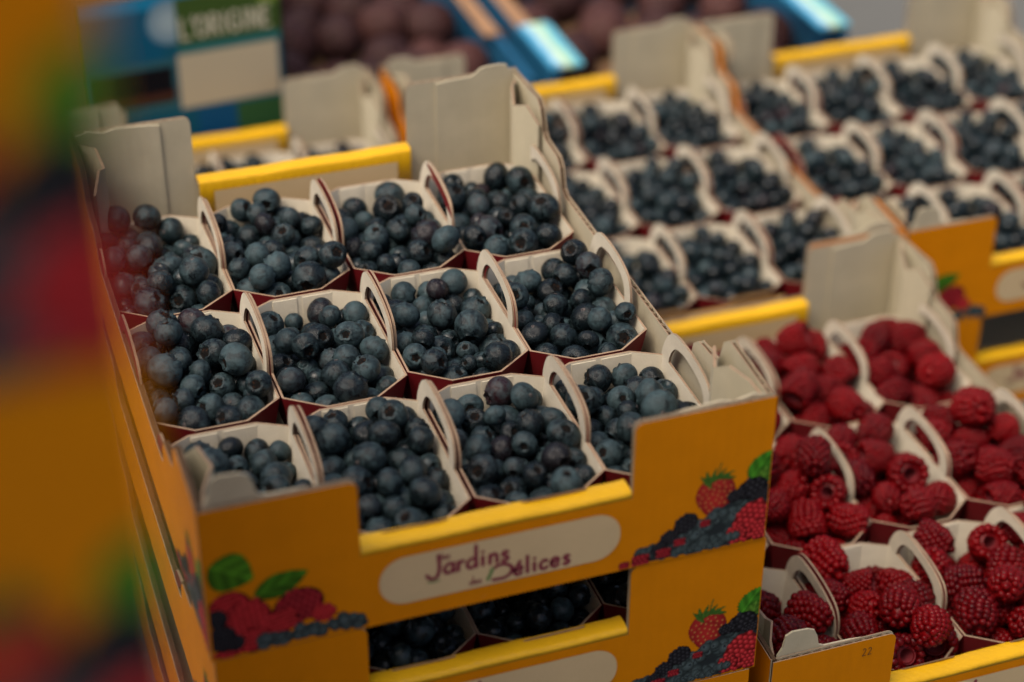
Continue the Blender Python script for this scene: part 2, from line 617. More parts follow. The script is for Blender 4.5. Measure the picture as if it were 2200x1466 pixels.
def subdiv(poly, step):
    out = []
    n = len(poly)
    for k in range(n):
        a, b = Vector(poly[k]), Vector(poly[(k + 1) % n])
        m = max(1, int((b - a).length / step))
        for q in range(m):
            c = a.lerp(b, q / m)
            out.append((c.x, c.y))
    return out


SIDE_R = panel("side_panel", POLY_S, lambda y, z, d: (W - d, y, z), [(S0 + .002, .05, HP - .0005), (.110, D - .110, .0500), (D - .05, S1 - .002, HP - .0005)])
SIDE_L = panel("side_panel", [(D - y, z) for y, z in POLY_S], lambda v_, z, d: (d, D - v_, z), [(S0 + .002, .05, HP - .0005), (.110, D - .110, .0500), (D - .05, S1 - .002, HP - .0005)])

# folded rail: a rolled board with soft corners, and an inner flap hanging into the crate
prof = [(0, HR - .0040), (0.0001, HR - .0018), (.0008, HR - .0005), (.0022, HR), (.0065, HR + .0004), (.0108, HR), (.0122, HR - .0006), (.0128, HR - .0020), (.0130, .018), (.0118, .018), (.0115, HR - .0030), (.0040, HR - .0032)]
g = G()
nx = 24
pts = []
for k in range(nx + 1):
    x = PA + .0004 + (W - 2 * PA - .0008) * k / nx
    dz = .0002 * math.sin(k * 1.9) + .0004 * math.sin(k * .55 + 1) - (.0005 if k in (7, 17) else 0)
    for (y, z) in prof:
        f = 1 if z > HR - .0025 else 0
        pts.append((x, y + f * .00015 * math.sin(k * 2.7), z + f * dz * .6))
m = len(prof)
fs = []
for k in range(nx):
    for q in range(m):
        q2 = (q + 1) % m
        fs.append((k * m + q, k * m + q2, (k + 1) * m + q2, (k + 1) * m + q)[::-1])
g.add(pts, fs, 0)
g.add(pts[:m], [range(m)], 1)
g.add(pts[-m:], [range(m - 1, -1, -1)], 1)
RAIL = g.mesh("folded_rail", [M_ROLL, M_EDGE], True)
RAIL.polygons.foreach_set("use_smooth", [len(q.vertices) == 4 for q in RAIL.polygons])
g = G()
g.add([(PA + .010, .0134, .020), (W - PA - .010, .0134, .020), (W - PA - .010, .0134, HR - .0075), (PA + .010, .0134, HR - .0075)], [(3, 2, 1, 0)], 0)
INLAY = g.mesh("inner_label", [M_LABEL])


def corner_flap(hgt):
    """Inner board lining a corner post; u from the corner. Its locking lobe may stand proud or be torn away."""
    g = G()
    a = [(.0042, .004), (.058, .004), (.058, HP - .0015), (.050, HP - .0005)]
    if hgt > 0:
        a += [(.0335, HP), (.0300, HP + .002), (.0288, HP + hgt * .55), (.0265, HP + hgt * .88), (.0225, HP + hgt), (.0125, HP + hgt * 1.05),
              (.0085, HP + hgt * .9), (.0070, HP + hgt * .35), (.0042, HP + .0005)]
    else:
        a += [(.030, HP + .0008), (.022, HP - .0012), (.012, HP + .0012), (.0042, HP - .001)]
    fn = lambda u, w, d: (u, T + .0004 + d, w)
    g.prism(a, fn, 0, .0012, 0, 0, 0)
    return g.mesh("corner_flap", [M_CREAM, M_EDGE, M_CORE])


FLAP_UP, FLAP_MID, FLAP_TORN = corner_flap(.0155), corner_flap(.006), corner_flap(0)
# a crumpled tongue of the side board folded into a corner post
g = G()
tong = []
for k, (x, y) in enumerate(((.0040, .0095), (.0062, .018), (.0125, .030), (.0150, .042), (.0105, .054), (.0052, .064))):
    tong.append((x, y))
zt = (HP - .004, HP - .001, HP + .002, HP - .006, HP - .001, HP - .012)
vs = [(x, y, .02) for x, y in tong] + [(x, y, z) for (x, y), z in zip(tong, zt)]
vs += [(x + .0016, y + .0004, .02) for x, y in tong] + [(x + .0016, y + .0004, z) for (x, y), z in zip(tong, zt)]
k6 = 6
fs, mi = [], []
for k in range(k6 - 1):
    fs += [(k, k + 1, k + 7, k + 6), (k + 12, k + 18, k + 19, k + 13), (k + 6, k + 7, k + 19, k + 18)]
    mi += [0, 0, 1]
TONGUE = mesh("folded_tongue", vs, fs, [M_CREAM, M_EDGE], mi)
g = G()
c_ = .026
bp = [(c_, .018), (W - c_, .018), (W - c_, T + c_), (W - .006, T + c_), (W - .006, D - T - c_), (W - c_, D - T - c_), (W - c_, D - .018), (c_, D - .018), (c_, D - T - c_), (.006, D - T - c_), (.006, T + c_), (c_, T + c_)]
g.prism(bp, lambda u, w, d: (u, w, .0052 - d), 0, .003, 0, 0, 1)
BASE = g.mesh("base_panel", [M_CREAM, M_EDGE])
CEN = Vector((W / 2, D / 2, 0))


def at(parent, name, me, flip=False, mirror=False, off=(0, 0, 0)):
    """place a corner-based mesh in a crate whose origin is the centre of its base"""
    o = obj(name, me, parent)
    mt = Matrix.Translation(-CEN) @ Matrix.Translation(off)
    if mirror:
        mt = Matrix.Diagonal((-1, 1, 1, 1)) @ mt
    if flip:
        mt = Matrix.Rotation(math.pi, 4, 'Z') @ mt
    o.matrix_local = mt
    return o


def build_crate(flaps):
    r = empty("fruit_crate")
    for fl in (False, True):
        e = at(r, "end_panel", END, fl)
        np_ = at(r, "name_panel", NAME, fl)
        lt = obj("lettering", LETTER, np_)
        at(r, "folded_rail", RAIL, fl)
        at(r, "inner_label", INLAY, fl)
        at(r, "fruit_print", PRINT_R, fl, off=(W, 0, 0))
        at(r, "fruit_print", PRINT_L, fl)
    at(r, "side_panel", SIDE_R)
    at(r, "side_panel", SIDE_L)
    for s in (1, -1):
        o = obj("side_print", PRINT_L if s < 0 else PRINT_R, r)
        o.matrix_local = (Matrix.Translation((s * W / 2, 0, 0)) @ Matrix.Rotation(s * math.pi / 2, 4, 'Z')
                          @ Matrix.Translation((D / 2 - T - .002 if s < 0 else -(D / 2 - T - .090), 0, 0)) @ Matrix.Diagonal((1, 1, 1, 1)))
        if s < 0:
            o.matrix_local = Matrix.Translation((-W / 2, 0, 0)) @ Matrix.Rotation(-math.pi / 2, 4, 'Z') @ Matrix.Translation((D / 2 - T - .001, 0, 0))
            o.data = PRINT_R
        else:
            o.matrix_local = Matrix.Translation((W / 2, 0, 0)) @ Matrix.Rotation(math.pi / 2, 4, 'Z') @ Matrix.Translation((-D / 2 + T, 0, 0))
            o.data = PRINT_L
    at(r, "base_panel", BASE)
    for q, (fl, mir) in enumerate(((False, False), (False, True), (True, True), (True, False))):   # FL, FR, BL, BR
        at(r, "corner_flap", {0: FLAP_TORN, 1: FLAP_UP, 2: FLAP_MID}[flaps[q]], fl, mir)
        at(r, "folded_tongue", TONGUE, fl, mir)
    return r


HPP = HP + .0005
Z3 = -2 * HPP            # base of the third level (raspberries, crates behind)
proto = build_crate((1, 0, 0, 2))
FLAPSETS = {'A': (1, 0, 0, 2), 'B': (1, 2, 0, 2), 'o': (2, 0, 2, 2)}
first = True


def crate(x0, y0, z, label, flaps=None, rot=0.0, zs=1.0, group="yellow fruit crates"):
    global first
    if first:
        o, first = proto, False
    else:
        o = copy_tree(proto)
    o.location = (x0 + W / 2, y0 + D / 2, z)
    o.rotation_euler = (0, 0, rot)
    o.scale = (1, 1, zs)
    if flaps:
        fl = [c for c in o.children if c.name.startswith("corner_flap")]
        for c, q in zip(fl, flaps):
            c.data = {0: FLAP_TORN, 1: FLAP_UP, 2: FLAP_MID}[q]
    tag(o, label, "crate", group)
    return o


A1 = crate(0, 0, 0, "top crate of the blueberry stack in the middle, all twelve punnets in view", (1, 0, 0, 2))
A2 = crate(.001, .0005, -HPP, "crate right under the top blueberry crate, berries dim behind its opening", (2, 0, 0, 2), rad(.15))
A3 = crate(-.001, .001, -2 * HPP, "third crate down in the middle stack, only a yellow corner showing", (0, 0, 0, 2), rad(-.2))
A4 = crate(0, .0, -3 * HPP, "lowest crate of the middle stack, resting on the pale table", (0, 0, 0, 0))
B1 = crate(.3125, .001, Z3, "yellow crate of raspberries with 22 handwritten on its corner", (1, 0, 0, 2), rad(.2))
B2 = crate(.3125, .000, Z3 - HPP, "yellow crate underneath the raspberry crate, resting on the pale table", (0, 0, 0, 0))
C1 = crate(.0045, .412, Z3, "blurred blueberry crate directly behind the middle stack", (0, 0, 2, 2))
C2 = crate(.0045, .412, Z3 - HPP, "lower crate beneath the blueberry crate behind the middle stack", (0, 0, 0, 0))
D1 = crate(.3160, .412, Z3, "blurred blueberry crate behind the raspberry crate", (0, 2, 2, 2))
D2 = crate(.3160, .412, Z3 - HPP, "lower crate beneath the blueberry crate behind the raspberries", (0, 0, 0, 0))
E1 = crate(.6185, .405, Z3, "upper crate of the blurred blueberry stack at the far right", (1, 0, 0, 2))
E2 = crate(.6185, .405, Z3 - HPP, "lower crate of the far right stack with a dark opening", (1, 0, 0, 2))
for c in [c for c in D1.children if c.name.startswith("folded_rail")][:1]:
    c.scale.z = .74          # the front rail of this crate is pressed down
TABLE_Z = Z3 - HPP - .0006
# handwritten 22 on the raspberry crate
g = G()
write(g, "22", .0570, .0815, .0028, .00042, -.0004, 0)
o = at(B1, "handwritten_number", g.mesh("handwritten_number", [M_PEN]))

# tall stack close to the camera on the left
zb = TABLE_Z + .0004
for k in range(9):
    zs = .9985 if k < 7 else 1.10
    o = crate(-.0674 - W, -.4400, zb,
              {8: "very blurred upper crate of the near stack, green leaf and red fruit print on it",
               7: "very blurred amber crate of the near stack along the lower left edge"}.get(k, "lower crate of the near stack at left, %s up from the table" % ("first", "second", "third", "fourth", "fifth", "sixth", "seventh", "eighth", "", "")[k]),
              (0, 0, 0, 0), 0, zs)
    zb += HP * zs + .0003
    if k < 7: o["group"] = "lower crates of the tall near stack"


# ------------------------------------------------------------------ punnets
HXR, FY, BY, FW, BW, SF, SB, PH = .0360, -.0585, .0590, .0145, .0185, -.0425, .0495, .0375
OCT = [(FW, FY), (HXR, SF), (HXR, SB), (BW, BY), (-BW, BY), (-HXR, SB), (-HXR, SF), (-FW, FY)]


def taper(z): return .84 + .16 * z / PH


g = G()
th = .0012
lev = [0.0, .013, .026, PH]
no = len(OCT)
outer = [[(x * taper(z), y * (taper(z) * .6 + .4), z) for x, y in OCT] for z in lev]
OI = inset(OCT, th)
inner = [[(x * taper(z), y * (taper(z) * .6 + .4), max(z, .0015)) for x, y in OI] for z in lev]
for ring, mi_, fl in ((outer, 0, False), (inner, 1, True)):
    for a, b in zip(ring[:-1], ring[1:]):
        fs = [(k, (k + 1) % no, no + (k + 1) % no, no + k) for k in range(no)]
        if fl: fs = [f[::-1] for f in fs]
        g.add(a + b, fs, mi_)
g.add(outer[0], [range(no - 1, -1, -1)], 0)
g.add(inner[0], [range(no)], 1)
g.add(outer[-1] + inner[-1], [(k, (k + 1) % no, no + (k + 1) % no, no + k) for k in range(no)], 2)
# glued overlap flaps inside both ends
for (xa, xb, ye) in ((-BW + .001, -.003, BY), (.0005, BW + .006, BY), (-FW, .002, FY)):
    s = 1 if ye > 0 else -1
    y_ = ye - s * (th + .0007)
    f = lambda z: taper(z) * .6 + .4
    xa2, xb2 = xa, xb
    vs = [(xa2, y_ * f(.012), .012), (xb2, y_ * f(.012), .012), (xb2, y_, PH - .001), (xa2, y_, PH - .001)]
    vs += [(x, y + s * .0006, z) for x, y, z in vs]
    g.add(vs, [(0, 1, 2, 3), (2, 1, 5, 6), (3, 2, 6, 7), (0, 3, 7, 4)], 1)
BODY = g.mesh("punnet", [M_RED, M_PULP, M_EDGE])
# front closing tab lying level in front of the punnet
g = G()
tabp = [(-.017, 0), (.017, 0)] + arc(.0145, -.0085, .0035, 0, -math.pi / 2, 4) + arc(-.0145, -.0085, .0035, -math.pi / 2, -math.pi, 4)
g.prism(tabp[::-1], lambda u, w, d: (u, FY + .0005 + w * .55, PH + .0015 - w * .62 - d), 0, .0012, 0, 0, 1)
TAB = g.mesh("closing_tab", [M_PULP, M_EDGE])
# carrying handle: an arch with an opening, standing on the long side; local y along the side, z up from the rim
oc = catmull([(.0335, -.004), (.0325, .0050), (.0282, .0155), (.0230, .0222), (.0168, .0256), (.0060, .0268), (-.0080, .0262), (-.0200, .0240), (-.0285, .0205), (-.0330, .0150), (-.0350, .0070), (-.0350, -.004)], 3)
hc = catmull([(.0228, -.003), (.0224, .0045), (.0196, .0112), (.0152, .0160), (.0088, .0186), (.0, .0190), (-.0105, .0178), (-.0190, .0152), (-.0236, .0116), (-.0258, .0065), (-.0264, .0010), (-.0264, -.003)], 3)
g = G()
tt = .0014
for (x0, x1, mi_) in ((0, tt * .45, 0), (tt * .55, tt, 1)):
    n_ = len(oc)
    lay = [[(x, q.x, q.y) for q in c] for x in (x0, x1) for c in (oc, hc)]
    vs = lay[0] + lay[1] + lay[2] + lay[3]
    fs, ms = [], []
    for k in range(n_ - 1):
        fs += [(k, k + 1, n_ + k + 1, n_ + k), (2 * n_ + k, 3 * n_ + k, 3 * n_ + k + 1, 2 * n_ + k + 1),
               (k, 2 * n_ + k, 2 * n_ + k + 1, k + 1), (n_ + k, n_ + k + 1, 3 * n_ + k + 1, 3 * n_ + k)]
        ms += [0, mi_, 2, 2]
    for f, m_ in zip(fs, ms):
        g.f.append(tuple(len(g.v) + q for q in f))
        g.i.append(m_)
    g.v.extend(vs)
HANDLE = g.mesh("carrying_handle", [M_PULP, M_RED, M_EDGE])

PX, PY_ = .0722, .1192
PUN_X0, PUN_Y0 = .0372, .0150 + .0585
punnet_proto = None


def punnet(cr, i, j, label, group):
    """i column from the left, j row from the front of crate cr"""
    global punnet_proto
    if punnet_proto is None:
        r = empty("punnet")
        obj("tray", BODY, r)
        obj("closing_tab", TAB, r)
        obj("carrying_handle", HANDLE, r)
        obj("carrying_handle", HANDLE, r)
        punnet_proto = o = r
    else:
        o = copy_tree(punnet_proto)
    lx = PUN_X0 + i * (PX + .0006) - W / 2 + rng.uniform(-.0008, .0008)
    ly = PUN_Y0 + j * PY_ - D / 2 + rng.uniform(-.001, .001)
    mt = cr.matrix_basis
    o.location = mt @ Vector((lx, ly, .0060))
    o.rotation_euler = (rng.uniform(-.006, .006), rng.uniform(-.006, .006), cr.rotation_euler.z + rng.uniform(-.012, .012))
    hs = [c for c in o.children if c.name.startswith("carrying_handle")]
    for s, h in zip((1, -1), hs):
        h.location = ((HXR + .0001 - tt) if s > 0 else (-HXR - .0001 + tt), .0180 + rng.uniform(-.0008, .0008), PH - .001)
        tilt = rng.uniform(-.02, .05) * s
        h.rotation_euler = (rng.uniform(-.02, .02), tilt, 0 if s > 0 else math.pi)
        h.scale = (1, 1 if s > 0 else -1, .91 if s > 0 else .87)
    if j > 0:
        for c in list(o.children):
            if c.name.startswith("closing_tab"): bpy.data.objects.remove(c)
    tag(o, label, "punnet", group)
    return o


ROWN, COLN = ("front", "middle", "back"), ("first", "second", "third", "fourth")
bpy.context.view_layer.update()


# ------------------------------------------------------------------ berries: settle spheres in a punnet
ed = []
for k in range(no):
    a, b = Vector(OI[k]), Vector(OI[(k + 1) % no])
    e = (b - a).normalized()
    nn = Vector((e.y, -e.x))
    ed.append((nn.x, nn.y, nn.dot(a)))
ed = np.array(ed)


def settle(radii, floor, seed, it=260, squeeze=.9):
    r = np.random.default_rng(seed)
    n_ = len(radii)
    P = np.stack([r.uniform(-.031, .031, n_), r.uniform(-.052, .052, n_), floor + .01 + np.linspace(0, .06, n_)], 1)
    rs = radii[:, None] + radii[None, :]
    for t in range(it):
        P[:, 2] -= .0009 if t < it * .72 else .00015
        P[:, :2] += r.normal(0, .00025 * max(0, 1 - t / (it * .6)), (n_, 2))
        for s in range(2):
            d = P[:, None] - P[None]
            L = np.sqrt((d ** 2).sum(2)) + 1e-9
            ov = np.clip(rs - L, 0, None)
            np.fill_diagonal(ov, 0)
            P += (d / L[..., None] * ov[..., None] * .5).sum(1) * squeeze
            tp = .86 + .14 * np.clip(P[:, 2] / PH, 0, 1.15)
            for nx_, ny_, c in ed:
                over = P[:, 0] * nx_ + P[:, 1] * ny_ - (c * tp - radii)
                over = np.clip(over, 0, None)
                P[:, 0] -= over * nx_
                P[:, 1] -= over * ny_
            P[:, 2] = np.maximum(P[:, 2], floor + radii)
    return P


def blue_radii(n_, seed):
    r = np.random.default_rng(seed)
    return np.clip(r.normal(.0074, .00130, n_), .0052, .0102)


# blueberry meshes of unit radius, crown towards +z
def blue_mesh(seg, rings, seed, lip=True):
    r = random.Random(seed)
    tc = .45 + r.uniform(-.08, .06)
    ph0, sq = r.uniform(0, 6), r.uniform(.80, .93)
    lob = r.uniform(.08, .17)
    lean = r.uniform(-.05, .05)
    vs, ring_idx = [], []
    if lip:
        ths = [0.0, tc * .45, tc * .80, tc, tc + .07, tc + .17, tc + .32]
    else:
        ths = [0.0, tc * .8, tc, tc + .15, tc + .4]
    last = ths[-1]
    ths += [last + (math.pi - last) * (k + 1) / rings for k in range(rings)]
    for q, th_ in enumerate(ths):
        row = []
        cnt = 1 if q == 0 or q == len(ths) - 1 else seg
        for k in range(cnt):
            ph = 2 * math.pi * k / seg
            st = math.cos(5 * ph + ph0)
            if q == 0: th2, R = 0, .70
            elif lip and q == 1: th2, R = th_, .71
            elif lip and q == 2: th2, R = th_ * (1 + .5 * lob * st), .80
            elif lip and q == 3: th2, R = th_ * (1 + 1.2 * lob * st), 1.04 + .08 * st
            elif lip and q == 4: th2, R = th_ + .03 * st, 1.035 + .04 * st
            elif lip and q == 5: th2, R = th_, 1.005
            elif not lip and q == 1: th2, R = th_, .86
            elif not lip and q == 2: th2, R = th_ * (1 + lob * st), 1.05 + .05 * st
            else: th2, R = th_, 1.0
            R *= 1 + .025 * math.sin(2 * ph + ph0) * math.sin(th2) + .012 * math.sin(3 * th2 + ph * 2)
            row.append(len(vs))
            vs.append((R * math.sin(th2) * math.cos(ph) + lean * math.cos(th2), R * math.sin(th2) * math.sin(ph), R * math.cos(th2) * sq))
        ring_idx.append(row)
    fs = []
    for a, b in zip(ring_idx[:-1], ring_idx[1:]):
        for k in range(seg):
            if len(a) == 1: fs.append((a[0], b[k], b[(k + 1) % seg]))
            elif len(b) == 1: fs.append((a[k], b[0], a[(k + 1) % seg]))
            else: fs.append((a[k], b[k], b[(k + 1) % seg], a[(k + 1) % seg]))
    return np.array(vs), fs, tc, sq, lean


BV = []
for s in range(7):
    vs, fs, tc, sq, lean = blue_mesh(30, 15, 100 + s)
    me = mesh("blueberry", vs.tolist(), fs, [M_BLUE], smooth=True)
    # dried calyx: ragged star floor with a stub in the middle
    r = random.Random(s)
    cv, cf = [], []
    k_ = 15
    cv.append((lean * .8, 0, .735 * sq))
    for q, (rr_, zz) in enumerate(((.06, .775), (.12, .735), (tc * .78, .775))):
        for k in range(k_):
            a = 2 * math.pi * k / k_
            f = 1 + (r.uniform(-.25, .25) if q else 0)
            cv.append((lean * .85 + rr_ * f * math.cos(a), rr_ * f * math.sin(a), (zz + r.uniform(-.012, .03)) * sq))
    for k in range(k_):
        k2 = (k + 1) % k_
        cf.append((0, 1 + k, 1 + k2))
        for q in range(2):
            cf.append((1 + q * k_ + k, 1 + (q + 1) * k_ + k, 1 + (q + 1) * k_ + k2, 1 + q * k_ + k2))
    # five withered sepal tips
    for j in range(5):
        a = 2 * math.pi * j / 5 + r.uniform(-.2, .2)
        c_, s_ = math.cos(a), math.sin(a)
        b0 = len(cv)
        R0, R1, h = tc * .82, tc * (1.0 + r.uniform(-.15, .2)), (.93 + r.uniform(.0, .12)) * sq
        cv += [(lean + R0 * c_ - .08 * s_, R0 * s_ + .08 * c_, .80 * sq), (lean + R0 * c_ + .08 * s_, R0 * s_ - .08 * c_, .80 * sq), (lean + R1 * c_, R1 * s_, h)]
        cf.append((b0, b0 + 1, b0 + 2))
    # pale ring of the stem scar at the other end
    nc = len(cf)
    b0 = len(cv)
    for rr_, zz in ((.030, -.985), (.075, -1.010), (.125, -1.002), (.150, -.975)):
        for k in range(9):
            a = 2 * math.pi * k / 9
            cv.append((-lean + rr_ * math.cos(a), rr_ * math.sin(a), zz * sq))
    for q in range(3):
        for k in range(9):
            cf.append((b0 + q * 9 + k, b0 + q * 9 + (k + 1) % 9, b0 + (q + 1) * 9 + (k + 1) % 9, b0 + (q + 1) * 9 + k))
    cf.append(tuple(b0 + k for k in range(9)))
    cme = mesh("calyx", cv, cf, [M_CALYX, M_SCAR], [0] * nc + [1] * (len(cf) - nc - 1) + [0], smooth=True)
    BV.append((me, cme))
MID = [blue_mesh(16, 8, 200 + s, True)[:2] for s in range(4)]
LOW = [blue_mesh(10, 5, 300 + s, False)[:2] for s in range(3)]


def rand_quat(r, up_bias=0.0):
    d = Vector((r.gauss(0, 1), r.gauss(0, 1), r.gauss(0, 1) + up_bias)).normalized()
    return d, d.to_track_quat('Z', 'Y') @ Quaternion((0, 0, 1), r.uniform(0, 6.28))


punnets = []       # (punnet object, crate tag, i, j, kind)
PHR = {'A': "top middle crate", 'A2': "crate under the top one", 'B': "raspberry crate", 'C': "crate behind the middle stack", 'D': "crate behind the raspberries", 'E': "far right crate"}


def add_punnets(cr, key, cells, fruit):
    for (i, j) in cells:
        lab = "cardboard punnet of %s, %s row, %s from left, in the %s" % (fruit, ROWN[j], COLN[i], PHR[key])
        o = punnet(cr, i, j, lab, "%s punnets in the %s" % (fruit[:-3] + "y", PHR[key]))
        punnets.append((o, key, i, j, fruit))


ALL = [(i, j) for j in range(3) for i in range(4)]
add_punnets(A1, 'A', ALL, "blueberries")
add_punnets(A2, 'A2', [(i, 0) for i in range(4)], "blueberries")
add_punnets(B1, 'B', ALL, "raspberries")
add_punnets(C1, 'C', ALL, "blueberries")
add_punnets(D1, 'D', ALL, "blueberries")
add_punnets(E1, 'E', ALL, "blueberries")
bpy.context.view_layer.update()

# settle
cache = {}
berries = []   # dict(p, r, key, i, j, local)
rasps = []
for idx, (o, key, i, j, fruit) in enumerate(punnets):
    mw = o.matrix_world
    if fruit == "blueberries":
        if key == 'A':
            rd = blue_radii(71 + (idx * 5) % 7, 40 + idx)
            P = settle(rd, .0070, 40 + idx, 340)
        else:
            q = (idx * 7) % 3
            if q not in cache:
                rd = blue_radii(78, 900 + q)
                cache[q] = (settle(rd, .0060, 900 + q, 300), rd)
            P, rd = cache[q]
        dirs = None
        for k in range(len(rd)):
            berries.append(dict(p=mw @ Vector(P[k]), l=P[k], r=float(rd[k]), key=key, i=i, j=j))
    else:
        rr_ = np.random.default_rng(70 + idx)
        rd = np.clip(rr_.normal(.0124, .0011, 21), .0102, .0148)
        P = settle(rd, .004, 70 + idx)
        for k in range(len(rd)):
            rasps.append(dict(p=mw @ Vector(P[k]), l=P[k], r=float(rd[k]), key=key, i=i, j=j))


def visible_area(bs):
    """how much of each sphere the camera sees past the others, times its size in the picture"""
    C = np.array([tuple(b['p']) for b in bs])
    R = np.array([b['r'] for b in bs])
    cam_ = np.array(CAM_POS)
    out = np.zeros(len(bs))
    gold = np.arange(24)
    for k in range(len(bs)):
        v = cam_ - C[k]
        dist = np.linalg.norm(v)
        v /= dist
        a = np.cross(v, [0, 0, 1.]); a /= np.linalg.norm(a)
        b = np.cross(v, a)
        rr2 = np.sqrt((gold + .5) / 24) * .95
        off = (np.cos(gold * 2.39996) * rr2)[:, None] * a + (np.sin(gold * 2.39996) * rr2)[:, None] * b
        S = C[k] + R[k] * off + R[k] * np.sqrt(1 - rr2 ** 2)[:, None] * v
        near = np.nonzero((np.linalg.norm(C - C[k], axis=1) < .10))[0]
        near = near[near != k]
        to = C[near][None] - S[:, None]
        dv = cam_ - S
        dv /= np.linalg.norm(dv, axis=1)[:, None]
        tpar = (to * dv[:, None]).sum(2)
        d2 = (to ** 2).sum(2) - tpar ** 2
        hit = ((tpar > 0) & (d2 < R[near][None] ** 2)).any(1)
        u, w, z = project(C[k])
        inside = -20 < u < 2220 and -20 < w < 1486
        hid = 1.0
        if bs[k]['key'] == 'A' and bs[k]['i'] == 0:
            # the near stack covers the left edge
            if u < 130 + .165 * w + 40: hid = 0.0
        out[k] = (1 - hit.mean()) * (R[k] * FPX / z) ** 2 * inside * hid
    return out


def zone(l):
    x, y = l[0] / HXR, (l[1] - .0003) / .059
    a = "front" if y < -.33 else "back" if y > .33 else ""
    b = "left" if x < -.33 else "right" if x > .33 else ""
    return (a + " " + b).strip() or "middle"


def uniq(items):
    """labels that repeat get their place among the look-alikes, from left to right in the picture"""
    by = {}
    for it in items: by.setdefault(it['label'], []).append(it)
    word = {2: ("left of two", "right of two"), 3: ("left of three", "middle of three", "right of three"),
            4: ("first of four", "second of four", "third of four", "last of four")}
    for lab, v in by.items():
        if len(v) in word:
            v.sort(key=lambda q: project(q['p'])[0])
            for it, wd in zip(v, word[len(v)]): it['label'] = lab + ", " + wd


# ---- blueberries of the top crate: the 300 that show largest are things of their own
cand = [b for b in berries if b['key'] == 'A']
ar = visible_area(cand)
order = np.argsort(-ar)
single = set(order[:300].tolist())
rb = random.Random(5)
things = []
mass = [b for b in berries if b['key'] != 'A']
for k, b in enumerate(cand):
    if k not in single:
        mass.append(b)
        continue
    d, q = rand_quat(rb, .2)
    v = (CAM_POS - b['p']).normalized()
    if rb.random() < .36:
        d = (d + v * .8).normalized()
        q = d.to_track_quat('Z', 'Y') @ Quaternion((0, 0, 1), rb.uniform(0, 6.28))
    f = d.dot(v)
    b.update(q=q, bloom=min(1, max(.12, rb.gauss(.62, .24))), red=max(0, rb.gauss(-.5, .55)), var=rb.randrange(7))
    size = "large" if b['r'] > .0083 else "small" if b['r'] < .0069 else "medium"
    tone = "dusty" if b['bloom'] > .72 else "dark" if b['bloom'] < .48 else "blue"
    crown = "crown facing" if f > .72 else "crown aside" if f > .1 else "crown hidden"
    b['label'] = "%s %s blueberry, %s, %s in %s row's %s punnet" % (size, tone, crown, zone(b['l']), ROWN[b['j']], COLN[b['i']])
    things.append(b)
uniq(things)
first_b = None
for b in things:
    me, cme = BV[b['var']]
    o = bpy.data.objects.new("blueberry", me)
    COL.objects.link(o)
    o.location = b['p']
    o.rotation_mode = 'QUATERNION'
    o.rotation_quaternion = b['q']
    o.scale = (b['r'] * rb.uniform(.94, 1.06), b['r'] * rb.uniform(.94, 1.06), b['r'] * rb.uniform(.95, 1.08))
    o.color = (b['bloom'], b['red'], 0, 1)
    tag(o, b['label'], "blueberry", "blueberries in the %s row's %s punnet" % (ROWN[b['j']], COLN[b['i']]))
    c = bpy.data.objects.new("calyx", cme)
    COL.objects.link(c)
    c.parent = o


def mass_mesh(name, items, meshes_for, mat, attrs):
    V, F, Cc = [], [], []
    base = 0
    tri, quad = [], []
    for it, (vs, fs, q, sc), (a0, a1) in zip(items, meshes_for, attrs):
        R = np.array(q.to_matrix())
        w = (vs * sc) @ R.T + np.array(it['p'])
        V.append(w)
        for f in fs: F.append(tuple(base + k for k in f))
        Cc.append(np.tile([a0, a1, 0, 1], (len(vs), 1)))
        base += len(vs)
    me = mesh(name, np.concatenate(V).tolist(), F, [mat], smooth=True)
    ca = me.color_attributes.new("Col", 'FLOAT_COLOR', 'POINT')
    ca.data.foreach_set("color", np.concatenate(Cc).ravel())
    return me


mf, at_ = [], []
for b in mass:
    d, q = rand_quat(rb, .35)
    vs, fs = MID[rb.randrange(4)] if b['key'] in ('A', 'A2') else LOW[rb.randrange(3)]
    mf.append((vs, fs, q, b['r']))
    at_.append((min(1, max(.12, rb.gauss(.60 if b['key'] == 'A' else .42, .24))), max(0, rb.gauss(-.5, .5))))
o = obj("blueberries", mass_mesh("blueberries", mass, mf, M_BLUES, at_))
tag(o, "remaining heaped blueberries filling the punnets of all the blueberry crates", "blueberries", kind="stuff")


# ---- raspberries
def ico(sub):
    import bmesh
    bm = bmesh.new()
    bmesh.ops.create_icosphere(bm, subdivisions=sub, radius=1)
    vs = np.array([v.co[:] for v in bm.verts])
    fs = [tuple(v.index for v in f.verts) for f in bm.faces]
    bm.free()
    return vs, fs


